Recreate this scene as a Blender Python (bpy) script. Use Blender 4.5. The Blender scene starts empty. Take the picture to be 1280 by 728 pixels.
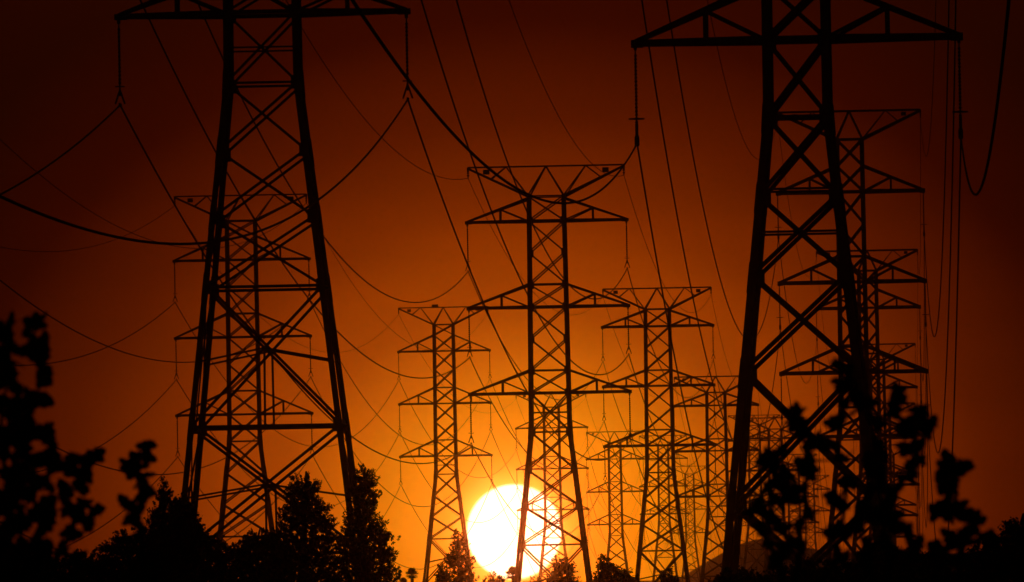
import bpy, bmesh, math, random
from mathutils import Vector, Matrix

# ------------------------------------------------------------------ camera
sc = bpy.context.scene
C = sc.collection
FPX = 12634.0                       # focal length in photograph pixels (1280 wide)
HORIZON = 722.0
CAM_Z = 3.2
ROLL = math.radians(1.05)
pitch = math.atan((HORIZON - 364) / FPX)
FWD = Vector((0, math.cos(pitch), math.sin(pitch)))
r0 = Vector((1, 0, 0)); u0 = r0.cross(FWD)
RGT = r0 * math.cos(ROLL) - u0 * math.sin(ROLL)
UPV = u0 * math.cos(ROLL) + r0 * math.sin(ROLL)
EYE = Vector((0, 0, CAM_Z))
def ray(px, py):
    return FWD + RGT * ((px - 640) / FPX) - UPV * ((py - 364) / FPX)
def at(px, py, d):                  # a photo pixel at its real distance -> a point of the place
    return EYE + ray(px, py) * d
cd = bpy.data.cameras.new('camera'); cam = bpy.data.objects.new('camera', cd); C.objects.link(cam)
M = Matrix((RGT, UPV, -FWD)).transposed().to_4x4(); M.translation = EYE
cam.matrix_world = M
cd.sensor_width = 36; cd.lens = 36 * FPX / 1280
cd.clip_start = 0.5; cd.clip_end = 60000
cd.dof.use_dof = True; cd.dof.focus_distance = 900; cd.dof.aperture_fstop = 30
sc.camera = cam

# ------------------------------------------------------------------ sky, sun, exposure
SUNDIR = ray(642.5, 665).normalized()
sun_el = math.asin(SUNDIR.z); sun_az = math.atan2(SUNDIR.x, SUNDIR.y)
SUN_STRENGTH = 0.0042
HAZE_DENSITY = 2.2e-5
HAZE_DENSITY_GLARE = 4.2e-5
HAZE_G = 0.984
HAZE_G_GLARE = 0.9985
w = bpy.data.worlds.new('World'); sc.world = w; w.use_nodes = True
nt = w.node_tree; nt.nodes.clear()
N = nt.nodes.new; L = nt.links.new
def math_node(op, a=None, b=None, c=None):
    n = N('ShaderNodeMath'); n.operation = op
    for i, v in enumerate((a, b, c)):
        if v is None: continue
        if isinstance(v, (int, float)): n.inputs[i].default_value = v
        else: L(v, n.inputs[i])
    return n.outputs[0]
tc = N('ShaderNodeTexCoord')
sub = N('ShaderNodeVectorMath'); sub.operation = 'SUBTRACT'; L(tc.outputs['Generated'], sub.inputs[0]); sub.inputs[1].default_value = SUNDIR
ln = N('ShaderNodeVectorMath'); ln.operation = 'LENGTH'; L(sub.outputs[0], ln.inputs[0])
# aureole of the smoky evening air round the sun: a little wider than tall
off = N('ShaderNodeVectorMath'); off.operation = 'SUBTRACT'; L(sub.outputs[0], off.inputs[0]); off.inputs[1].default_value = (0.0016, 0, 0)
sq = N('ShaderNodeVectorMath'); sq.operation = 'MULTIPLY'; L(off.outputs[0], sq.inputs[0]); sq.inputs[1].default_value = (0.88, 1, 1)
ln2 = N('ShaderNodeVectorMath'); ln2.operation = 'LENGTH'; L(sq.outputs[0], ln2.inputs[0])
RMAX = 2600.0
fac = math_node('MULTIPLY', ln2.outputs['Value'], FPX / RMAX)
ramp = N('ShaderNodeValToRGB'); L(fac, ramp.inputs[0])
GLOW = [(58, 1.5000, 0.26000, 0.00000), (91, 1.2700, 0.27500, 0.00000), (116, 1.0200, 0.26200, 0.00000), (141, 0.8600, 0.24000, 0.00000), (167, 0.7350, 0.19500, 0.00000), (221, 0.5650, 0.10800, 0.00000), (280, 0.3489, 0.04993, 0.00000), (341, 0.2970, 0.03777, 0.00001), (400, 0.1815, 0.01970, 0.00001), (511, 0.0815, 0.00685, 0.00001), (640, 0.0204, 0.00108, 0.00001), (790, 0.0045, 0.00070, 0.00002), (1100, 0.0012, 0.00025, 0.00002), (2600, 0.0006, 0.00013, 0.00002)]
cr = ramp.color_ramp; cr.interpolation = 'LINEAR'
SC = 4.0
while len(cr.elements) < len(GLOW): cr.elements.new(0.5)
for i, g in enumerate(GLOW): cr.elements[i].position = min(1, g[0] / RMAX)
for i, g in enumerate(GLOW): cr.elements[i].color = (g[1] / SC, g[2] / SC, g[3] / SC, 1)
glow = N('ShaderNodeVectorMath'); glow.operation = 'SCALE'; L(ramp.outputs[0], glow.inputs[0]); glow.inputs['Scale'].default_value = SC
# the sun's own disc with a darker yellow limb
rpx = math_node('MULTIPLY', ln.outputs['Value'], FPX)
disc = N('ShaderNodeMapRange'); disc.interpolation_type = 'SMOOTHSTEP'; L(rpx, disc.inputs['Value'])
disc.inputs['From Min'].default_value = 61.5; disc.inputs['From Max'].default_value = 56.0
limb = N('ShaderNodeMix'); limb.data_type = 'RGBA'; L(disc.outputs[0], limb.inputs['Factor'])
limb.inputs[6].default_value = (0, 0, 0, 1); limb.inputs[7].default_value = (2.6, 2.0, 1.45, 1)
# the rest of the sky dome: Nishita sky at sunset seen through smoke
sky = N('ShaderNodeTexSky'); sky.sky_type = 'NISHITA'; sky.sun_disc = False
sky.sun_elevation = sun_el; sky.sun_rotation = sun_az; sky.dust_density = 6.0; sky.air_density = 1.5
smoke = N('ShaderNodeVectorMath'); smoke.operation = 'MULTIPLY'; L(sky.outputs[0], smoke.inputs[0]); smoke.inputs[1].default_value = (0.010, 0.0030, 0.0006)
a1 = N('ShaderNodeVectorMath'); a1.operation = 'ADD'; L(glow.outputs[0], a1.inputs[0]); L(limb.outputs[2], a1.inputs[1])
a2 = N('ShaderNodeVectorMath'); a2.operation = 'ADD'; L(a1.outputs[0], a2.inputs[0]); L(smoke.outputs[0], a2.inputs[1])
# faint level streaks of dust in the air
sv = N('ShaderNodeVectorMath'); sv.operation = 'MULTIPLY'; L(tc.outputs['Generated'], sv.inputs[0]); sv.inputs[1].default_value = (14, 14, 190)
sn = N('ShaderNodeTexNoise'); sn.inputs['Scale'].default_value = 1.0; sn.inputs['Detail'].default_value = 4; L(sv.outputs[0], sn.inputs['Vector'])
sm = N('ShaderNodeMapRange'); L(sn.outputs['Fac'], sm.inputs['Value']); sm.inputs['From Min'].default_value = .25; sm.inputs['From Max'].default_value = .75; sm.inputs['To Min'].default_value = .90; sm.inputs['To Max'].default_value = 1.10
sc4 = math_node('MULTIPLY', sm.outputs[0], SC); L(sc4, glow.inputs['Scale'])
bg = N('ShaderNodeBackground'); L(a2.outputs[0], bg.inputs['Color']); bg.inputs['Strength'].default_value = 1.0
L(bg.outputs[0], N('ShaderNodeOutputWorld').inputs['Surface'])
ld = bpy.data.lights.new('sun', 'SUN'); ld.energy = SUN_STRENGTH; ld.angle = math.radians(0.53); ld.color = (1.0, 0.14, 0.003)
sun = bpy.data.objects.new('sun', ld); C.objects.link(sun)
sun.rotation_euler = SUNDIR.to_track_quat('Z', 'Y').to_euler(); sun.location = (0, 200, 120)
sc.view_settings.view_transform = 'Standard'; sc.view_settings.look = 'None'
sc.view_settings.exposure = 0.0; sc.view_settings.gamma = 1.0; sc.view_settings.use_curve_mapping = False
sc.cycles.use_denoising = True
sc.cycles.max_bounces = 4; sc.cycles.volume_bounces = 0; sc.cycles.transparent_max_bounces = 4

# ------------------------------------------------------------------ materials
def mat(name, c1, c2, scale, rough=0.7, metal=0.0, bump=0.0):
    m = bpy.data.materials.new(name); m.use_nodes = True
    t = m.node_tree; b = t.nodes['Principled BSDF']
    b.inputs['Roughness'].default_value = rough; b.inputs['Metallic'].default_value = metal
    co = t.nodes.new('ShaderNodeTexCoord')
    no = t.nodes.new('ShaderNodeTexNoise'); no.inputs['Scale'].default_value = scale; no.inputs['Detail'].default_value = 5
    t.links.new(co.outputs['Object'], no.inputs['Vector'])
    ra = t.nodes.new('ShaderNodeValToRGB'); ra.color_ramp.elements[0].position = .35; ra.color_ramp.elements[1].position = .68
    ra.color_ramp.elements[0].color = (*c1, 1); ra.color_ramp.elements[1].color = (*c2, 1)
    t.links.new(no.outputs['Fac'], ra.inputs[0]); t.links.new(ra.outputs[0], b.inputs['Base Color'])
    if bump:
        bu = t.nodes.new('ShaderNodeBump'); bu.inputs['Strength'].default_value = bump
        t.links.new(no.outputs['Fac'], bu.inputs['Height']); t.links.new(bu.outputs[0], b.inputs['Normal'])
    return m
STEEL = mat('weathered_galvanised_steel', (.10, .095, .09), (.20, .19, .18), 1.5, .75, 0.0)
WIRE = mat('weathered_aluminium_wire', (.10, .10, .10), (.16, .16, .16), 3, .7, 0.0)
PORC = mat('brown_porcelain', (.06, .03, .02), (.10, .05, .03), 4, .35)
PLATE = mat('dull_enamel_plate', (.12, .12, .11), (.2, .2, .18), 6, .6)
LEAF = mat('dark_broad_leaf', (.035, .055, .02), (.07, .10, .035), 9, .6)
NEEDLE = mat('dark_conifer_needles', (.025, .045, .02), (.05, .075, .03), 2, .7)
SCRUB = mat('dusty_scrub_leaf', (.04, .055, .025), (.075, .085, .04), 2, .7)
BARK = mat('grey_brown_bark', (.06, .045, .035), (.12, .09, .07), 6, .9, 0, .4)
EARTH = mat('dry_grass_ground', (.05, .045, .028), (.09, .075, .045), .05, .95, 0, .2)
HILLM = mat('chaparral_hillside', (.04, .045, .025), (.08, .07, .045), .012, .95, 0, .3)

def link(name, me, m, parent=None):
    o = bpy.data.objects.new(name, me); C.objects.link(o)
    if m: me.materials.append(m)
    if parent: o.parent = parent
    return o
def tag(o, label=None, cat=None, group=None, kind=None):
    if label: o['label'] = label
    if cat: o['category'] = cat
    if group: o['group'] = group
    if kind: o['kind'] = kind
    return o
def empty(name, loc, rz=0):
    o = bpy.data.objects.new(name, None); C.objects.link(o); o.location = loc; o.rotation_euler = (0, 0, rz); o.empty_display_size = .5
    return o

class MB:                            # collects simple solids into one mesh
    def __init__(s): s.v = []; s.f = []
    def _frame(s, p, q, ref=None):
        a = (q - p).normalized()
        r = ref if ref is not None else (Vector((0, 1, 0)) if abs(a.y) < .8 else Vector((1, 0, 0)))
        x = (r - a * r.dot(a))
        if x.length < 1e-4: x = Vector((1, 0, 0)) - a * a.x
        x.normalize(); return a, x, a.cross(x)
    def bar(s, p, q, w, h=None, ref=None):            # rectangular member
        p = Vector(p); q = Vector(q); h = h or w
        a, x, y = s._frame(p, q, ref); n = len(s.v)
        for e in (p, q):
            for i, j in ((-1, -1), (1, -1), (1, 1), (-1, 1)): s.v.append(e + x * (i * w / 2) + y * (j * h / 2))
        s.f += [(n, n+3, n+2, n+1), (n+4, n+5, n+6, n+7)] + [(n+i, n+(i+1) % 4, n+4+(i+1) % 4, n+4+i) for i in range(4)]
    def angle(s, p, q, w, t, dx, dy):                 # steel angle section, heel at the line, flanges along dx and dy
        p = Vector(p); q = Vector(q); dx = Vector(dx); dy = Vector(dy); n = len(s.v)
        prof = ((0, 0), (w, 0), (w, t), (t, t), (t, w), (0, w))
        for e in (p, q):
            for i, j in prof: s.v.append(e + dx * i + dy * j)
        k = 6
        s.f += [tuple(n + i for i in range(k - 1, -1, -1)), tuple(n + k + i for i in range(k))]
        s.f += [(n+i, n+(i+1) % k, n+k+(i+1) % k, n+k+i) for i in range(k)]
    def tube(s, pts, rad, sides=6, cap=True):
        n0 = len(s.v); k = len(pts)
        for i, p in enumerate(pts):
            d = (pts[min(i+1, k-1)] - pts[max(i-1, 0)])
            a, x, y = s._frame(Vector((0, 0, 0)), d if d.length else Vector((0, 0, 1)))
            r = rad[i] if isinstance(rad, (list, tuple)) else rad
            for j in range(sides):
                t = 2 * math.pi * j / sides; s.v.append(p + x * (r * math.cos(t)) + y * (r * math.sin(t)))
        for i in range(k - 1):
            for j in range(sides):
                a = n0 + i * sides + j; b = n0 + i * sides + (j + 1) % sides
                s.f.append((a, b, b + sides, a + sides))
        if cap:
            s.f.append(tuple(n0 + j for j in range(sides - 1, -1, -1))); s.f.append(tuple(n0 + (k - 1) * sides + j for j in range(sides)))
    def poly(s, pts):
        n = len(s.v); s.v += [Vector(p) for p in pts]; s.f.append(tuple(range(n, n + len(pts))))
    def mesh(s, name):
        me = bpy.data.meshes.new(name); me.from_pydata([tuple(v) for v in s.v], [], s.f); me.update(); return me
    def build(s, name, m, parent=None): return link(name, s.mesh(name), m, parent)

# ------------------------------------------------------------------ ground and far hill
def grid(name, x0, x1, y0, y1, nx, ny, hf, m):
    vs = []; fs = []
    for j in range(ny + 1):
        for i in range(nx + 1):
            x = x0 + (x1 - x0) * i / nx; y = y0 + (y1 - y0) * j / ny; vs.append((x, y, hf(x, y)))
    for j in range(ny):
        for i in range(nx):
            a = j * (nx + 1) + i; fs.append((a, a + 1, a + nx + 2, a + nx + 1))
    me = bpy.data.meshes.new(name); me.from_pydata(vs, [], fs)
    me.polygons.foreach_set('use_smooth', [True] * len(fs)); me.update()
    o = link(name, me, m); o['kind'] = 'structure'; return o
grid('ground', -3000, 3000, -600, 5900, 12, 24, lambda x, y: 0.0, EARTH)
HILL_D = 4600.0
ridge_px = [(780, 760), (850, 728), (868, 716), (885, 704), (905, 692), (925, 682), (945, 676), (970, 678), (1000, 686), (1040, 692), (1090, 690), (1140, 694), (1200, 690), (1290, 684), (1420, 700), (1600, 760)]
ridge = [(at(px, py, HILL_D).x, at(px, py, HILL_D).z) for px, py in ridge_px]
rh = random.Random(5)
def bump(x, y):
    return 1.0 * math.sin(x * .045 + y * .01) + .6 * math.sin(x * .11 + 1.3) + .5 * math.sin(x * .23 + y * .07)
def hill_h(x, y):
    h = -6
    for (xa, za), (xb, zb) in zip(ridge, ridge[1:]):
        if xa <= x <= xb: h = za + (zb - za) * (x - xa) / (xb - xa)
    t = (y - HILL_D) / 520.0
    return -1.5 + max(0, h + 1.5 + .5 * bump(x, y)) * max(0, 1 - t * t)
grid('hill', 40, 380, HILL_D - 560, HILL_D + 560, 130, 44, hill_h, HILLM)

# ------------------------------------------------------------------ pylons
AZ = math.radians(2.17)              # direction of the three parallel lines
DIRV = Vector((math.sin(AZ), math.cos(AZ), 0)); XV = Vector((math.cos(AZ), -math.sin(AZ), 0))
KINDS = {  # S span, arm spacing, chord height, body top, earth-wire beam (all per span), waist below lowest arm, half widths, insulator length, members
    'A': dict(S=12., sp=.540, ct=.142, bt=.155, sh=.345, wo=.245, hw=(.112, .124), ins=3.55, leg=.245, dia=.105, hor=.125, cho=.22, slope=.112),
    'B': dict(S=12., sp=.575, ct=.175, bt=.290, sh=.480, wo=.200, hw=(.108, .116), ins=3.55, leg=.21, dia=.09, hor=.105, cho=.17, slope=.118),
    'C': dict(S=14., sp=.620, ct=.176, bt=.360, sh=.555, wo=.240, hw=(.089, .095), ins=4.2, leg=.33, dia=.185, hor=.17, cho=.30, slope=.105),
}
ins_cache = {}
def insulator_meshes(kind):
    if kind in ins_cache: return ins_cache[kind]
    ln_ = KINDS[kind]['ins']; fat = 1.1 if kind == 'C' else 1.0
    rings = [(0, .035)]; z = .35; nd = int((ln_ - 1.0) / .16)
    rings.append((.34, .03))
    for i in range(nd):
        z = .35 + i * .16; rings += [(z, .038), (z + .05, .066 * fat), (z + .09, .06 * fat), (z + .11, .038)]
    rings.append((ln_ - .35, .035))
    m1 = MB(); m1.tube([Vector((0, 0, -a)) for a, _ in rings], [b for _, b in rings], 8)
    m2 = MB()
    if kind == 'C':
        m2.bar((-.34, 0, -ln_ + 1.05), (.34, 0, -ln_ + 1.05), .07)
        m2.tube([Vector((.3 * math.cos(a), .3 * math.sin(a), -ln_ + 1.05)) for a in [k * math.pi / 6 for k in range(13)]], .035, 6)
        m2.bar((0, 0, -ln_ + .85), (0, 0, -ln_ + .25), .13, .13); m2.bar((0, 0, -ln_ + .3), (0, 0, -ln_ - .12), .24, .2)
        m2.bar((0, -.45, -ln_ - .05), (0, .45, -ln_ - .05), .12)
    else:
        m2.bar((-.2, 0, -ln_ + .75), (.2, 0, -ln_ + .75), .05)
        m2.bar((0, 0, -ln_ + .62), (-.2, 0, -ln_ + .02), .07); m2.bar((0, 0, -ln_ + .62), (.2, 0, -ln_ + .02), .07)
        m2.bar((0, -.4, -ln_), (0, .4, -ln_), .09)
    ins_cache[kind] = (m1.mesh('insulator_string'), m2.mesh('wire_clamp')); 
    ins_cache[kind][0].materials.append(PORC); ins_cache[kind][1].materials.append(STEEL)
    return ins_cache[kind]

PY = {}
def pylon(key, kind, px, py, span, ref_arm, label, extra=None, big=(.236, .467, .708, 1.19, 1.63, 2.2), turn=.5):
    K = KINDS[kind]; S = K['S']; d = S * FPX / span
    wpt = at(px, py, d); z1 = wpt.z + (ref_arm - 1) * K['sp'] * S
    az = AZ + math.radians(turn); o = empty('pylon', (wpt.x, wpt.y, 0), -az)
    tag(o, label, 'pylon', 'lattice pylons of the power lines')
    arms = [z1 - i * K['sp'] * S for i in range(3)]
    zt = z1 + K['bt'] * S; zw = arms[2] - K['wo'] * S
    h0, h1 = K['hw'][0] * S, K['hw'][1] * S
    def half(z):
        if z >= zw: return h1 + (h0 - h1) * (z - zw) / (zt - zw)
        return h1 + (zw - z) * K['slope']
    PY[key] = dict(o=o, kind=kind, arms=arms, base=Vector((wpt.x, wpt.y, 0)), sh=z1 + K['sh'] * S, S=S, xv=Vector((math.cos(az), -math.sin(az), 0)))
    tm = 1.0 if d < 900 else 1.25 if d < 1300 else 1.5 if d < 2000 else 1.85
    lw = K['leg'] * tm; dw = K['dia'] * tm; hr = K['hor'] * tm
    KY = 1.0 if kind == 'C' else 1.12                                            # the shaft is deeper along the line than across it
    # panel levels
    up = [zt]
    if K['bt'] - K['ct'] > .05: up.append(z1 + K['ct'] * S)
    up.append(arms[0])
    for i in (1, 2):
        c = arms[i] + K['ct'] * S; up += [(arms[i-1] + c) / 2, c, arms[i]]
    up.append(zw)
    low = [zw]
    for b in big:
        z = zw - b * S
        if z < .18 * S: break
        low.append(z)
    low.append(0.0)
    # legs
    for sx in (-1, 1):
        for sy in (-1, 1):
            m = MB()
            lv = [zt, zw, 0.0]
            for za, zb in zip(lv, lv[1:]):
                ha, hb = half(za), half(zb)
                m.angle((sx*ha + sx*lw*.35, sy*ha*KY + sy*lw*.35, za), (sx*hb + sx*lw*.35, sy*hb*KY + sy*lw*.35, zb), lw, lw*.22, (-sx, 0, 0), (0, -sy, 0))
            for zz in [zw] + low[1:-1:1]:               # splice plates
                zl = zz - 1.1 * lw * 2; zu = zz + .6
                if zl > 0: m.angle((sx*(half(zu)+lw*.42), sy*(half(zu)*KY+lw*.42), zu), (sx*(half(zl)+lw*.42), sy*(half(zl)*KY+lw*.42), zl), lw*1.1, lw*.3, (-sx, 0, 0), (0, -sy, 0))
            m.build('leg', STEEL, o)
            f = MB(); hb = half(0); f.tube([Vector((sx*hb, sy*hb*KY, -.5)), Vector((sx*hb, sy*hb*KY, .35))], [.75, .55], 10); f.build('footing', EARTH, o)
    # bracing of the four faces
    for face in range(4):
        m = MB()
        rot = Matrix.Rotation(face * math.pi / 2, 3, 'Z')
        def pt(u, z):
            v = rot @ Vector((u * half(z), -half(z), z)); v.y *= KY; return v
        nrm = rot @ Vector((0, 1, 0))
        for i, (za, zb) in enumerate(zip(up, up[1:])):
            m.bar(pt(-1, za), pt(1, zb), dw * .5, dw, nrm)
            m.bar(pt(1, za) + nrm * dw * .52, pt(-1, zb) + nrm * dw * .52, dw * .5, dw, nrm)
        for z in [zt, zw] + arms + [a + K['ct'] * S for a in arms[1:]]:
            if face % 2 == 0 and z in arms: 
                m.bar(pt(-1, z), pt(1, z), hr * .6, K['cho'] * .8, nrm)
            else: m.bar(pt(-1, z), pt(1, z), hr * .6, hr * .8, nrm)
        zm = (arms[2] + zw) / 2
        if kind != 'C': m.bar(pt(-1, zm), pt(1, zm), .06, .07, nrm)
        for i, (za, zb) in enumerate(zip(low, low[1:])):
            w_ = dw * (1.15 if i > 2 else 1.05)
            m.bar(pt(-1, za), pt(1, zb), w_ * .5, w_, nrm)
            m.bar(pt(1, za) + nrm * w_ * .52, pt(-1, zb) + nrm * w_ * .52, w_ * .5, w_, nrm)
            if kind == 'C' and i == 0: m.bar(pt(-1, zb + .3), pt(1, zb + .3), .07, .1, nrm)
            if kind == 'C' and i == 1:
                zc = za + (zb - za) * half(za) / (half(za) + half(zb)); m.bar(pt(-1, zc), pt(1, zc), .07, .1, nrm)
            if kind != 'C' and zb > 0 and (i == 2 or i >= 3): m.bar(pt(-1, zb), pt(1, zb), hr * .6, hr, nrm)
            if i >= 3 and kind != 'C':                   # redundant members of the big panels
                ha, hb = half(za), half(zb); t = ha / (ha + hb); zc = za + (zb - za) * t
                cpt = pt(0, zc)
                zl = zc - .045 * S
                for s in (-1, 1):
                    m.bar(cpt, pt(s, zl), hr * .5, hr * .62, nrm)
                m.bar(cpt, pt(0, zb), .06, .09, nrm)
        if d < 800:                                      # gusset plates where the braces meet the legs
            g = .34 if kind == 'C' else .26
            for z in up[1:] + low[1:-1]:
                for s in (-1, 1):
                    c = pt(s, z); inw = (pt(0, z) - c).normalized()
                    m.bar(c + inw * g * .55 + Vector((0, 0, g * 1.1)), c + inw * g * .55 - Vector((0, 0, g * 1.1)), .03, g, nrm)
        m.build('bracing', STEEL, o)
    # six crossarms, each with its insulator
    im, cm = insulator_meshes(kind)
    cw = K['cho'] * tm
    for za in arms:
        for s in (-1, 1):
            m = MB(); h = half(za); zc = za + K['ct'] * S; hc = half(zc); tip = Vector((s * S / 2, 0, za))
            for sy in (-1, 1):
                b0 = Vector((s*h, sy*h*KY, za)); t0 = Vector((s*hc, sy*hc*KY, zc))
                m.bar(b0, tip, cw * .55, cw, Vector((0, 1, 0))); m.bar(t0, tip + Vector((0, 0, .06)), cw * .5, cw * .75, Vector((0, 1, 0)))
                k = .46; bb = b0.lerp(tip, k); tt = t0.lerp(tip, k)
                m.bar(bb, tt, cw * .4, cw * .5, Vector((0, 1, 0))); m.bar(tt, b0, cw * .4, cw * .5, Vector((0, 1, 0)))
            a = Vector((s*h, -h*KY, za)); b = Vector((s*h, h*KY, za))
            for k0, k1 in ((0, .23), (.23, .46), (.46, .7)):
                m.bar(a.lerp(tip, k0), b.lerp(tip, k1), .07, .07)
                m.bar(a.lerp(tip, k1), b.lerp(tip, k1), .07, .07)
            m.bar(tip + Vector((s*.18, 0, -.02)), tip - Vector((s*.35, 0, .02)), .16, cw * 1.15, Vector((0, 1, 0)))
            m.bar(tip, tip - Vector((0, 0, .3)), .1, .14)
            m.build('crossarm', STEEL, o)
            io = bpy.data.objects.new('insulator_string', im); C.objects.link(io); io.parent = o; io.location = tip - Vector((0, 0, .12))
            co = bpy.data.objects.new('wire_clamp', cm); C.objects.link(co); co.parent = io
    # earth-wire beam on top
    zs = z1 + K['sh'] * S
    m = MB()
    bw = cw * .55
    m.bar((-S * .49, 0, zs), (S * .49, 0, zs), bw, bw * 1.0, Vector((0, 1, 0)))
    h = half(zt)
    for s in (-1, 1):
        tip = Vector((s * S * .49, 0, zs - .08)); v = Vector((s * S * .25, 0, zs))
        for sy in (-1, 1):
            c = Vector((s*h, sy*h*KY, zt))
            m.bar(c, tip, cw * .45, cw * .75, Vector((0, 1, 0))); m.bar(c, (0, 0, zs), cw * .4, cw * .55, Vector((0, 1, 0)))
            m.bar(c, v, .08, .1); m.bar(v, c.lerp(tip, .62), .08, .1)
        m.bar(tip + Vector((0, 0, .1)), tip - Vector((0, 0, .25)), .1, .16)
    m.build('earth_wire_beam', STEEL, o)
    for s in (-1, 1):
        m = MB(); tip = Vector((s * S * .49, 0, zs - .2))
        m.tube([tip - Vector((0, 0, a)) for a in (0, .15, .17, .25, .27, .35, .37, .45, .47, .6)], [.04, .04, .1, .1, .04, .04, .1, .1, .04, .05], 8)
        m.build('earth_wire_hanger', PORC, o)
        m = MB(); m.bar((s * S * .375, -.1, zs - .36), (s * S * .375, .1, zs - .36), .48, .36, Vector((1, 0, 0)))
        m.build('marker_plate', PLATE, o)
    if extra == 'box':
        m = MB(); m.bar((-.09 * S - .42, 0, zs + .2), (-.09 * S + .42, 0, zs + .2), .4, .36); m.bar((-.09 * S - .3, 0, zs), (-.09 * S - .3, 0, zs + .1), .1); m.bar((-.09 * S + .3, 0, zs), (-.09 * S + .3, 0, zs + .1), .1)
        m.build('equipment_box', PLATE, o)
    if extra == 'ladder':
        m = MB(); x = .12 * S; ztop = arms[1]; hh = half(arms[2]) * .55
        for dx in (-.28, .28): m.bar((x + dx, -hh, 1), (x + dx, -hh, ztop), .05)
        for k in range(int((ztop - 1) / .6)): m.bar((x - .28, -hh, 1 + k * .6), (x + .28, -hh, 1 + k * .6), .045)
        m.build('ladder', STEEL, o)
    return o

CBIG = (.245, .49, .785, 1.19, 1.70, 2.4)
pylon('M1', 'A', 328, 17.5, 360, 3, 'huge near lattice pylon at left, its top cut off, with paired legs', turn=-.5)
pylon('R1', 'C', 996, 50, 405, 3, 'massive near lattice pylon at right with the thickest legs, top cut off', big=CBIG, turn=2.4)
pylon('M2', 'A', 683.5, 276.5, 199, 1, 'tall lattice pylon standing in front of the right half of the sun')
pylon('L1', 'B', 302, 325, 168, 1, 'mid-size lattice pylon seen through the legs of the huge left pylon', turn=-1.2)
pylon('R2', 'C', 1063, 240, 182, 1, 'tall lattice pylon half hidden by the right leg of the massive right pylon', big=CBIG)
pylon('M3', 'A', 822, 408, 138, 1, 'lattice pylon between the sun pylon and the massive right pylon, dark and complete')
pylon('L2', 'B', 555, 439, 114, 1, 'lattice pylon just left of the sun with a small box on its top beam', extra='box')
pylon('R3', 'C', 1085, 385, 129, 1, 'smaller lattice pylon nested just behind the tall one at right', big=CBIG)
pylon('M4', 'A', 895, 507, 105, 1, 'lattice pylon touching the left leg of the massive right pylon')
pylon('R4', 'C', 1097, 485, 98, 1, 'third lattice pylon of the nested right-hand row, behind blurred leaves', big=CBIG)
pylon('L3', 'B', 689.5, 535, 89, 1, 'small far lattice pylon seen inside the legs of the sun pylon')
pylon('L4', 'B', 768.5, 574, 71, 1, 'small far lattice pylon standing free to the right of the sun, bush at its foot')
pylon('R5', 'C', 1106, 548, 78, 1, 'fourth lattice pylon of the nested right-hand row, small and mostly hidden', big=CBIG)
pylon('M5', 'A', 969, 548, 74, 1, 'far lattice pylon seen between the legs of the massive right pylon')
pylon('F1', 'B', 943, 551, 66, 1, 'far lattice pylon just right of the left leg of the massive right pylon')
pylon('L5', 'B', 829, 573.5, 60, 1, 'small far lattice pylon showing through the lower body of the dark complete one')
pylon('M6', 'A', 992, 589, 60, 1, 'farthest lattice pylon between the legs of the massive right pylon')
pylon('M7', 'A', 1012, 612, 50, 1, 'tiny far lattice pylon low behind the right-hand leaves, beyond all its row', big=(.236, .467, .708, 1.19))
pylon('L7', 'B', 919, 632, 44, 1, 'tiny far lattice pylon over the hill crest beside the massive right leg', big=(.236, .467, .708, 1.19))
pylon('L6', 'B', 862, 607.5, 51, 1, 'smallest lattice pylon, on the skyline just left of the hill')
pylon('R6', 'C', 1112, 592, 64, 1, 'smallest lattice pylon of the nested right-hand row', big=CBIG)

# ------------------------------------------------------------------ wires: one continuous conductor per arm end along each row
def fake(key, src, back, S=None):            # the supports of a row that stand outside the frame
    s = PY[src]; PY[key] = dict(kind=s['kind'], arms=s['arms'], base=s['base'] - DIRV * back, sh=s['sh'], S=S or s['S'], xv=XV)
fake('M0', 'M1', 370); fake('L0', 'L1', 420); fake('R0', 'R1', 380, 12.0)
def attach(key, k, s):
    p = PY[key]; S = p['S']
    if k == 0: return p['base'] + p['xv'] * (s * S * .49) + Vector((0, 0, p['sh'] - .8))
    return p['base'] + p['xv'] * (s * S * .5) + Vector((0, 0, p['arms'][k-1] - .12 - KINDS[p['kind']]['ins'] - .02))
rows = {
    'M': (['M0', 'M1', 'M2', 'M3', 'M4', 'M5', 'M6', 'M7'], 'row through huge left and sun pylons'),
    'L': (['L0', 'L1', 'L2', 'L3', 'L4', 'L5', 'L6', 'L7'], 'row behind huge left pylon'),
    'R': (['R0', 'R1', 'R2', 'R3', 'R4', 'R5', 'R6'], 'row from massive right pylon'),
}
SAG = {('M0', 0): 8, ('M0', 1): 10.5, ('M0', 2): 9, ('M0', 3): 11.2, ('M1', 0): 6.5, ('M1', 1): 9.4, ('M1', 2): 7.5, ('M1', 3): 6.5,
       ('L0', 0): 9.6, ('L0', 1): 9.4, ('L0', 2): 10.6, ('L0', 3): 10, ('R0', 0): 6, ('R0', 1): 7.5, ('R0', 2): 7.5, ('R0', 3): 8.0}
levels = ['top beams', 'upper arms', 'middle arms', 'lowest arms']
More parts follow.
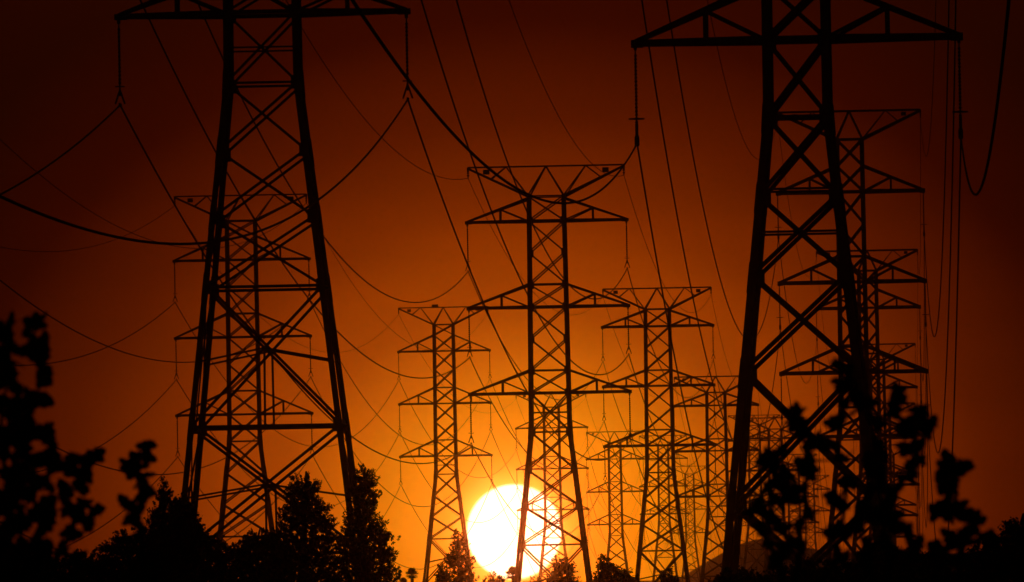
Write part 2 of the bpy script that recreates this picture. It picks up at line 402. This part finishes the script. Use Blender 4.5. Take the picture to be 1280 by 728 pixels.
for rk, (keys, rname) in rows.items():
    for k in range(4):
        for s in (-1, 1):
            pts = []
            for a, b in zip(keys, keys[1:]):
                A, B = attach(a, k, s), attach(b, k, s); ln_ = (B - A).length
                sag = SAG.get((a, k), 8.5 * (ln_ / 380) ** 2 * (.8 if k == 0 else 1))
                n = 90 if a.endswith(('0', '1')) else 36
                for i in range(n):
                    t = i / n; pts.append(A.lerp(B, t) - Vector((0, 0, 4 * sag * t * (1 - t))))
            pts.append(B)
            m = MB(); m.tube(pts, (.025 if k == 0 else .040), 5)
            o = m.build('power_line', WIRE)
            side = 'left' if s < 0 else 'right'
            lab = f'thin {side} earth wire on {levels[0]} of the {rname}' if k == 0 else f'conductor under {side} ends of {levels[k]}, {rname}'
            tag(o, lab, 'wire', 'wires strung between the pylons')

# ------------------------------------------------------------------ foliage
def leaf_quad(m, c, size, rnd, elong=1.6):
    n = Vector((rnd.gauss(0, 1), rnd.gauss(0, 1), rnd.gauss(0, 1))).normalized()
    x = n.orthogonal().normalized(); x = Matrix.Rotation(rnd.uniform(0, 6.28), 3, n) @ x; y = n.cross(x)
    l = size * elong * .5; b = size * .5
    m.poly([c - x * l, c - x * l * .1 + y * b, c + x * l, c - x * l * .1 - y * b])
def outline_tree(name, label, cat, d, prof, m_leaf, leaf_px=3.4, seed=1, clump_px=9, dens=1.0, conifer=False, group=None, trunk=True, rag=.25):
    """prof: (y, x_left, x_right) rows of the crown in photo pixels from the top down; the crown is as deep as it is wide."""
    rnd = random.Random(seed)
    px = d / FPX
    rows_ = sorted(prof)
    cx0 = sum((a[1] + a[2]) / 2 for a in rows_) / len(rows_)
    foot = at((rows_[-1][1] + rows_[-1][2]) / 2, rows_[-1][0], d); o = empty(name, (foot.x, foot.y, 0))
    tag(o, label, cat, group)
    base = Vector((foot.x, foot.y, 0))
    ph = [rnd.uniform(0, 6.28) for _ in range(4)]
    def span(y):
        l, r = span0(y); hw_ = (r - l) / 2; A = min(6.5, hw_ * .4) * (1 if conifer else .8)
        def tooth(v): v = v % 1.0; return v * v
        jl = A * (tooth(y / 12.5 + ph[0]) * .7 + .45 * math.sin(y * .23 + ph[1])); jr = A * (tooth(y / 10.5 + ph[2]) * .7 + .45 * math.sin(y * .27 + ph[3]))
        return l - jl + .3 * A, r + jr - .3 * A
    def span0(y):
        for (ya, la, ra), (yb, lb, rb) in zip(rows_, rows_[1:]):
            if ya <= y <= yb:
                t = (y - ya) / (yb - ya) if yb > ya else 0; return la + (lb - la) * t, ra + (rb - ra) * t
        return rows_[-1][1], rows_[-1][2]
    ytop, ybot = rows_[0][0], rows_[-1][0]
    top = at((rows_[0][1] + rows_[0][2]) / 2, ytop, d) - base
    # trunk and limbs
    t = MB(); hgt = top.z; r_ = max(.05, hgt * .022)
    t.tube([Vector((0, 0, -.2)), Vector((top.x * .3, 0, hgt * .4)), Vector((top.x * .7, 0, hgt * .75)), Vector((top.x, 0, hgt * .97))], [r_ * 1.3, r_, r_ * .6, r_ * .15], 7)
    crown = MB()
    area = sum((span(ytop + (k + .5))[1] - span(ytop + (k + .5))[0]) for k in range(int(ybot - ytop)))
    nclump = max(8, int(area / (clump_px ** 2) * 2.6 * dens))
    nleaf = max(6, int((clump_px / leaf_px) ** 2 * (2.0 if conifer else 1.7)))
    made = 0; limb = 0; wmax = max(a[2] - a[1] for a in rows_)
    while made < nclump:
        y = rnd.uniform(ytop, ybot); l, r = span(y)
        if rnd.random() > (r - l + 6) / (wmax + 6): continue
        c = (l + r) / 2; hw_ = (r - l) / 2
        u = rnd.uniform(-1, 1); u = math.copysign(abs(u) ** .8, u)
        x = c + u * hw_ * (1 - rag * .5 * rnd.random())
        depth = rnd.uniform(-1, 1) * hw_ * math.sqrt(max(0, 1 - u * u)) * px
        ctr = at(x, y, d) - base + Vector((0, depth, 0))
        made += 1
        cs = clump_px * px * rnd.uniform(.5, 1.15) * (.55 if abs(u) > .75 or y < ytop + 10 else 1)
        axis = Vector((u, depth / max(hw_ * px, 1e-3), .55 if not conifer else .7 + .8 * rnd.random())).normalized()
        for q in range(nleaf):
            g = Vector((rnd.gauss(0, .2), rnd.gauss(0, .2), rnd.gauss(0, .2))) * cs + axis * (rnd.uniform(-.5, 1.25) * cs) if conifer else Vector((rnd.gauss(0, .42), rnd.gauss(0, .42), rnd.gauss(0, .42))) * cs + axis * (rnd.uniform(-.6, .8) * cs)
            leaf_quad(crown, ctr + g, leaf_px * px * rnd.uniform(.6, 1.25) * (.62 if conifer else .9), rnd, 3.2 if conifer else 1.6)
        if limb < 34 and made % max(1, nclump // 34) == 0:
            limb += 1; zz = max(.3, ctr.z - abs(ctr.x) * .5); k = min(.95, zz / hgt)
            st = Vector((top.x * k, 0, zz)); t.tube([st, st.lerp(ctr, .5) + Vector((0, 0, .03 * hgt)), ctr], [r_ * .35, r_ * .22, r_ * .06], 5)
    for q in range(int(area / 64 * 11 * dens)):           # leaves deep inside the crown
        y = rnd.uniform(ytop + 10, ybot); l, r = span(y)
        if r - l < 12 or rnd.random() > (r - l) / wmax: continue
        u = rnd.uniform(-.8, .8) * (1 - 5 / (r - l)); hw_ = (r - l) / 2
        leaf_quad(crown, at((l + r) / 2 + u * hw_, y, d) - base + Vector((0, rnd.uniform(-.6, .6) * hw_ * px, 0)), rnd.uniform(4, 7) * px, rnd, 1.5)
    if trunk: t.build('trunk', BARK, o)
    crown.build('crown', m_leaf, o)
    return o

G1 = 'trees along the bottom of the view'
outline_tree('pine_tree', 'tall pine with upswept ragged branches against the right leg of the huge left pylon', 'tree', 300,
    [(584, 450, 459), (590, 446, 464), (600, 440, 471), (612, 438, 472), (618, 438, 478), (624, 437, 473), (636, 434, 474), (646, 430, 472), (652, 428, 484), (658, 424, 487), (664, 422, 484), (672, 420, 497), (680, 418, 496), (690, 416, 494), (700, 414, 499), (735, 405, 502)],
    NEEDLE, 2.2, 11, 6.5, 1.3, True, G1)
outline_tree('pine_tree', 'broad dark pine with a rounded double top inside the huge left pylon', 'tree', 290,
    [(593, 380, 386), (597, 364, 388), (604, 360, 394), (612, 358, 400), (622, 355, 402), (630, 352, 404), (636, 350, 416), (644, 346, 414), (652, 344, 421), (662, 340, 421), (675, 336, 426), (690, 330, 426), (710, 322, 428), (735, 315, 430)],
    NEEDLE, 2.2, 12, 6.5, 1.3, True, G1)
outline_tree('conifer_tree', 'small spiky conifer behind the leaves, left of the leg of the huge left pylon', 'tree', 240,
    [(599, 203, 205), (608, 200, 208), (618, 196, 216), (628, 192, 224), (640, 188, 236), (655, 180, 246), (672, 172, 250), (700, 165, 255), (735, 160, 258)],
    NEEDLE, 2.2, 13, 6, 1.4, True, G1)
outline_tree('bush', 'rounded dark bush at the foot of the left leg of the huge left pylon', 'bush', 230,
    [(618, 222, 232), (630, 216, 242), (640, 212, 248), (650, 208, 252), (664, 200, 262), (675, 190, 278), (690, 180, 292), (735, 170, 300)],
    SCRUB, 3.2, 14, 8, 1.3, False, G1)
outline_tree('bush', 'low spreading dark bush below the hanging leaves at lower left', 'bush', 210,
    [(662, 148, 170), (672, 136, 200), (680, 126, 215), (690, 118, 225), (705, 105, 235), (735, 95, 245)],
    SCRUB, 3.2, 15, 8, 1.3, False, G1)
outline_tree('bush', 'flat-topped low dark bush in the bottom left corner', 'bush', 180,
    [(690, 20, 110), (698, 0, 130), (710, -20, 150), (740, -40, 170)], SCRUB, 3.4, 16, 9, 1.3, False, G1)
outline_tree('bush', 'low dark bush in the gap between the legs of the huge left pylon', 'bush', 270,
    [(662, 316, 330), (670, 306, 344), (678, 290, 356), (688, 276, 366), (700, 262, 372), (735, 250, 380)],
    SCRUB, 3.2, 17, 8, 1.4, False, G1)
outline_tree('conifer_tree', 'ragged pointed conifer overlapping the lower left edge of the sun', 'tree', 800,
    [(664, 571, 575), (671, 567, 579), (680, 562, 584), (690, 560, 588), (700, 557, 591), (712, 555, 594), (735, 553, 597)],
    NEEDLE, 2.4, 18, 5.5, .95, True, G1)
outline_tree('conifer_tree', 'short dark shrub-like tree left of the conifer at the sun', 'tree', 760,
    [(706, 549, 555), (714, 546, 560), (722, 544, 563), (735, 543, 565)], NEEDLE, 2.4, 19, 5, 1.2, True, G1)
outline_tree('bush', 'round bush at the foot of the right leg of the sun pylon', 'bush', 900,
    [(696, 694, 710), (704, 690, 717), (712, 687, 721), (722, 684, 724), (735, 683, 726)], SCRUB, 2.4, 20, 5.5, 1.1, False, G1)
outline_tree('bush', 'dark humped bush at the foot of the small pylon right of the sun', 'bush', 700,
    [(694, 750, 757), (700, 747, 762), (708, 744, 772), (716, 741, 784), (724, 739, 794), (735, 736, 800)], SCRUB, 2.6, 21, 6, 1.4, False, G1)
outline_tree('bush', 'low fine-twigged bush beside the humped bush', 'bush', 720,
    [(712, 780, 790), (718, 776, 797), (726, 774, 802), (735, 772, 806)], SCRUB, 2.2, 22, 5, .7, False, G1)
outline_tree('conifer_tree', 'small pointed dark conifer below the dark complete pylon', 'tree', 620,
    [(711, 835, 838), (718, 828, 844), (726, 822, 849), (735, 818, 853)], NEEDLE, 2.4, 23, 5.5, 1.4, True, G1)
outline_tree('bush', 'low rounded bush on the bottom edge of the sun', 'bush', 1000,
    [(716, 612, 622), (721, 606, 628), (728, 602, 634), (736, 600, 640)], SCRUB, 2.2, 24, 5, 1.0, False, G1)
outline_tree('bush', 'low bush just right of the palm in the sun', 'bush', 980,
    [(722, 660, 672), (727, 655, 678), (736, 650, 684)], SCRUB, 2.2, 25, 5, 1.0, False, G1)
# dark thickets at lower right
outline_tree('thicket_tree', 'dark thicket at the foot of the left leg of the massive right pylon', 'tree', 170,
    [(711, 908, 925), (717, 893, 955), (725, 882, 990), (740, 870, 1010)], SCRUB, 3.4, 31, 9, 1.3, False, G1)
outline_tree('thicket_tree', 'dark thicket between the feet of the massive right pylon', 'tree', 160,
    [(701, 1000, 1030), (707, 975, 1070), (714, 960, 1090), (740, 945, 1110)], SCRUB, 3.4, 32, 9, 1.3, False, G1)
outline_tree('thicket_tree', 'dark thicket around the right foot of the massive right pylon', 'tree', 150,
    [(684, 1090, 1130), (692, 1070, 1170), (702, 1060, 1200), (740, 1040, 1220)], SCRUB, 3.4, 33, 9, 1.3, False, G1)
outline_tree('thicket_tree', 'rounded dark tree in the bottom right corner of the view', 'tree', 140,
    [(649, 1262, 1292), (655, 1254, 1310), (664, 1246, 1325), (672, 1232, 1335), (682, 1214, 1345), (694, 1200, 1355), (740, 1180, 1370)], SCRUB, 3.6, 34, 9, 1.4, False, G1)

# fan palms on the skyline
def palm(px, ytop, d, w_px, label, seed):
    rnd = random.Random(seed); P = d / FPX; c = at(px, ytop + w_px * .45, d); o = empty('palm_tree', (c.x, c.y, 0)); tag(o, label, 'palm', 'palms on the skyline')
    t = MB(); t.tube([Vector((0, 0, -.2)), Vector((.04, 0, c.z * .5)), Vector((0, 0, c.z))], [.2, .16, .14], 8); t.build('trunk', BARK, o)
    m = MB()
    for k in range(110):
        a = rnd.uniform(0, 6.28); e = rnd.uniform(-.45, 1.5); R = w_px * P * .5 * rnd.uniform(.75, 1.05)
        dv = Vector((math.cos(a) * math.cos(e), math.sin(a) * math.cos(e), math.sin(e))); s = dv.cross(Vector((0, 0, 1))).normalized(); o2 = Vector((0, 0, c.z))
        base = o2 + dv * R * .45; n = 7
        for j in range(n):
            b = (j / (n - 1) - .5) * 1.7; tipd = (dv * math.cos(b) + s * math.sin(b)).normalized(); tip = base + tipd * R * .55 - Vector((0, 0, .1 * R * abs(b)))
            wv = tipd.cross(dv.cross(s)).normalized() * R * .11
            m.poly([base - wv, base + wv, tip])
        sv = s * R * .03; m.poly([o2 - sv, o2 + sv, base + sv, base - sv])
    m.build('crown', NEEDLE, o)
palm(515, 710, 900, 21, 'small round-headed palm left of the pylon beside the sun', 41)
palm(641, 708, 950, 26, 'fan palm silhouetted on the lower rim of the sun', 42)
palm(504, 722, 980, 15, 'tiny palm crown at the bottom edge left of the round-headed palm', 43)

# ------------------------------------------------------------------ near saplings, out of focus
def lobed_leaf(m, c, size, axis, nrm):
    x = axis.normalized(); y = nrm.cross(x).normalized(); z = x.cross(y)
    prof = [(-.5, .02), (-.36, .16), (-.24, .14), (-.12, .30), (.0, .20), (.12, .32), (.24, .18), (.34, .2), (.5, 0)]
    pts = [(a, b) for a, b in prof] + [(a, -b) for a, b in reversed(prof[:-1])]
    m.poly([c + (x * a + y * b + z * (.12 * abs(b) - .18 * a * a)) * size for a, b in pts])
def sapling(name, label, cat, d, stems, seed, leaf=.05, fill=.62, group='leafy saplings close to the camera'):
    """stems: lists of (px, py, radius_px) leaf clusters along each shoot, top first."""
    rnd = random.Random(seed); P = d / FPX
    last = stems[0][-1]; foot = at(last[0], last[1], d); o = empty(name, (foot.x, foot.y, 0)); tag(o, label, cat, group)
    base = Vector((foot.x, foot.y, 0)); t = MB(); fol = MB()
    fork = Vector((0, 0, CAM_Z * .72))
    t.tube([Vector((0, 0, -.1)), Vector((.02, .01, 1.2)), fork], [.04, .03, .016], 9)
    for st in stems:
        pts = []
        for i, (x, y, r) in enumerate(st):
            p = at(x, y, d + rnd.uniform(-.35, .35)) - base; pts.append(p)
        path = [fork] + list(reversed(pts)); n = len(path)
        t.tube(path, [.0075 * (1 - i / n) + .0016 for i in range(n)], 6)
        for (x, y, r), p in zip(st, pts):
            R = r * P * .92; cnt = max(4, int(fill * (R / (leaf * .36)) ** 2))
            for k in range(cnt):
                dv = Vector((rnd.gauss(0, 1), rnd.gauss(0, 1), rnd.gauss(.25, 1))).normalized()
                q = p + dv * R * (rnd.random() ** .5) * .78
                nr = Vector((rnd.gauss(0, .7), -1 + rnd.gauss(0, .7), rnd.gauss(.2, .7))).normalized()
                ax = (dv - nr * dv.dot(nr)); ax = ax if ax.length > .05 else nr.orthogonal()
                lobed_leaf(fol, q, leaf * rnd.uniform(.7, 1.2), ax, nr)
                if k % 3 == 0: t.tube([p, q], [.0016, .001], 4)
    t.build('trunk', BARK, o); fol.build('foliage', LEAF, o)
    return o
sapling('leafy_sapling', 'blurred leafy sapling filling the left edge of the view', 'tree', 22,
    [[(3, 412, 20), (0, 450, 22), (10, 470, 14), (4, 505, 16), (0, 545, 24), (18, 580, 30), (8, 620, 34), (10, 665, 40), (20, 710, 40), (20, 760, 40)],
     [(44, 405, 9), (40, 422, 17), (55, 432, 13), (30, 440, 12), (52, 448, 9), (58, 474, 10), (40, 500, 20), (52, 498, 12), (30, 525, 24), (50, 540, 16), (28, 562, 24), (55, 577, 12), (66, 580, 7), (55, 606, 10), (40, 600, 14), (45, 640, 24), (62, 635, 10), (40, 680, 30), (60, 700, 22), (40, 750, 30)],
     [(22, 490, 16), (26, 548, 18), (10, 598, 20), (30, 620, 18), (8, 640, 20), (58, 655, 14), (28, 700, 24), (10, 690, 24), (45, 715, 22), (25, 755, 30)]], 51, .064, 1.15)
sapling('leafy_sapling', 'blurred sprig with a ring-shaped leaf cluster beside the left edge sapling', 'tree', 22.5,
    [[(118, 570, 5), (90, 574, 9), (108, 578, 9), (94, 592, 12), (110, 596, 11), (103, 610, 9), (84, 614, 8), (84, 632, 12), (106, 630, 9), (120, 640, 9), (112, 655, 13), (96, 640, 6), (88, 668, 12), (76, 690, 13), (95, 700, 16), (100, 750, 30)]], 52, .05, .8)
sapling('leafy_sapling', 'blurred upright sprig in front of the bush left of the huge left pylon', 'tree', 23,
    [[(185, 556, 7), (180, 570, 10), (158, 582, 8), (172, 584, 13), (176, 600, 12), (187, 612, 10), (180, 620, 9), (158, 632, 10), (168, 640, 8), (160, 652, 9), (175, 660, 14), (180, 720, 25)]], 53, .05, .9)
sapling('leafy_sapling', 'tall blurred sapling in front of the right leg of the massive right pylon', 'tree', 21,
    [[(1120, 490, 6), (1124, 500, 9), (1116, 515, 7), (1146, 512, 7), (1150, 525, 13), (1138, 538, 11), (1158, 538, 11), (1128, 535, 6), (1150, 556, 13), (1136, 560, 10), (1148, 575, 12), (1140, 590, 13), (1128, 600, 15), (1118, 620, 18), (1110, 645, 22), (1130, 660, 12), (1140, 690, 14), (1112, 690, 24), (1110, 750, 30)],
     [(1050, 458, 10), (1058, 475, 16), (1066, 495, 17), (1056, 512, 14), (1046, 530, 12), (1082, 505, 13), (1090, 525, 12), (1098, 560, 16), (1090, 585, 16), (1102, 600, 16), (1082, 625, 16), (1094, 650, 20), (1070, 660, 12), (1085, 690, 22), (1095, 745, 26)]], 54)
sapling('leafy_sapling', 'blurred sapling with spiky leaf tufts between the legs of the massive right pylon', 'tree', 22,
    [[(997, 514, 6), (992, 524, 13), (1000, 530, 10), (1020, 550, 8), (1010, 558, 8), (1038, 557, 8), (1054, 574, 6), (1000, 578, 14), (1016, 578, 13), (1012, 592, 9), (1004, 610, 9), (1010, 640, 7), (998, 660, 10), (1000, 690, 16), (990, 750, 24)],
     [(958, 572, 6), (976, 565, 8), (966, 582, 11), (978, 588, 13), (974, 602, 12), (990, 600, 9), (960, 610, 8), (945, 632, 7), (972, 628, 11), (986, 622, 10), (940, 640, 8), (964, 650, 12), (950, 660, 13), (976, 664, 13), (990, 680, 10), (960, 680, 14), (975, 700, 16), (980, 745, 26)],
     [(1040, 620, 9), (1048, 628, 8), (1060, 600, 8), (1052, 660, 9), (1040, 668, 8), (1048, 700, 14), (1010, 745, 24)]], 55)
sapling('leafy_sapling', 'blurred sprig with separate leaves right of the massive right pylon', 'tree', 21.5,
    [[(1184, 572, 6), (1189, 580, 5), (1206, 583, 6), (1198, 588, 6), (1180, 590, 8), (1178, 606, 10), (1192, 610, 11), (1186, 622, 11), (1170, 640, 9), (1182, 640, 9), (1198, 636, 8), (1206, 648, 7), (1220, 652, 8), (1214, 664, 9), (1188, 672, 9), (1204, 678, 11), (1236, 672, 6), (1170, 690, 10), (1200, 700, 16), (1195, 750, 26)]], 56)

# ------------------------------------------------------------------ smoky evening air
hz = MB()
x0, x1, y0, y1, z0, z1 = -3200, 3200, -700, 6000, -8, 130
hz.v = [Vector(p) for p in ((x0,y0,z0),(x1,y0,z0),(x1,y1,z0),(x0,y1,z0),(x0,y0,z1),(x1,y0,z1),(x1,y1,z1),(x0,y1,z1))]
hz.f = [(0,3,2,1),(4,5,6,7),(0,1,5,4),(1,2,6,5),(2,3,7,6),(3,0,4,7)]
hm = bpy.data.materials.new('smoky_air'); hm.use_nodes = True; t = hm.node_tree; t.nodes.clear()
pv = t.nodes.new('ShaderNodeVolumePrincipled'); pv.inputs['Color'].default_value = (.9, .85, .8, 1); pv.inputs['Density'].default_value = HAZE_DENSITY; pv.inputs['Anisotropy'].default_value = HAZE_G
pv2 = t.nodes.new('ShaderNodeVolumePrincipled'); pv2.inputs['Color'].default_value = (.9, .85, .8, 1); pv2.inputs['Density'].default_value = HAZE_DENSITY_GLARE; pv2.inputs['Anisotropy'].default_value = HAZE_G_GLARE
av = t.nodes.new('ShaderNodeAddShader'); t.links.new(pv.outputs[0], av.inputs[0]); t.links.new(pv2.outputs[0], av.inputs[1])   # fine smoke, plus a narrow lobe added to imitate lens glare by the sun
t.links.new(av.outputs[0], t.nodes.new('ShaderNodeOutputMaterial').inputs['Volume'])
ho = hz.build('haze', hm); ho['kind'] = 'stuff'
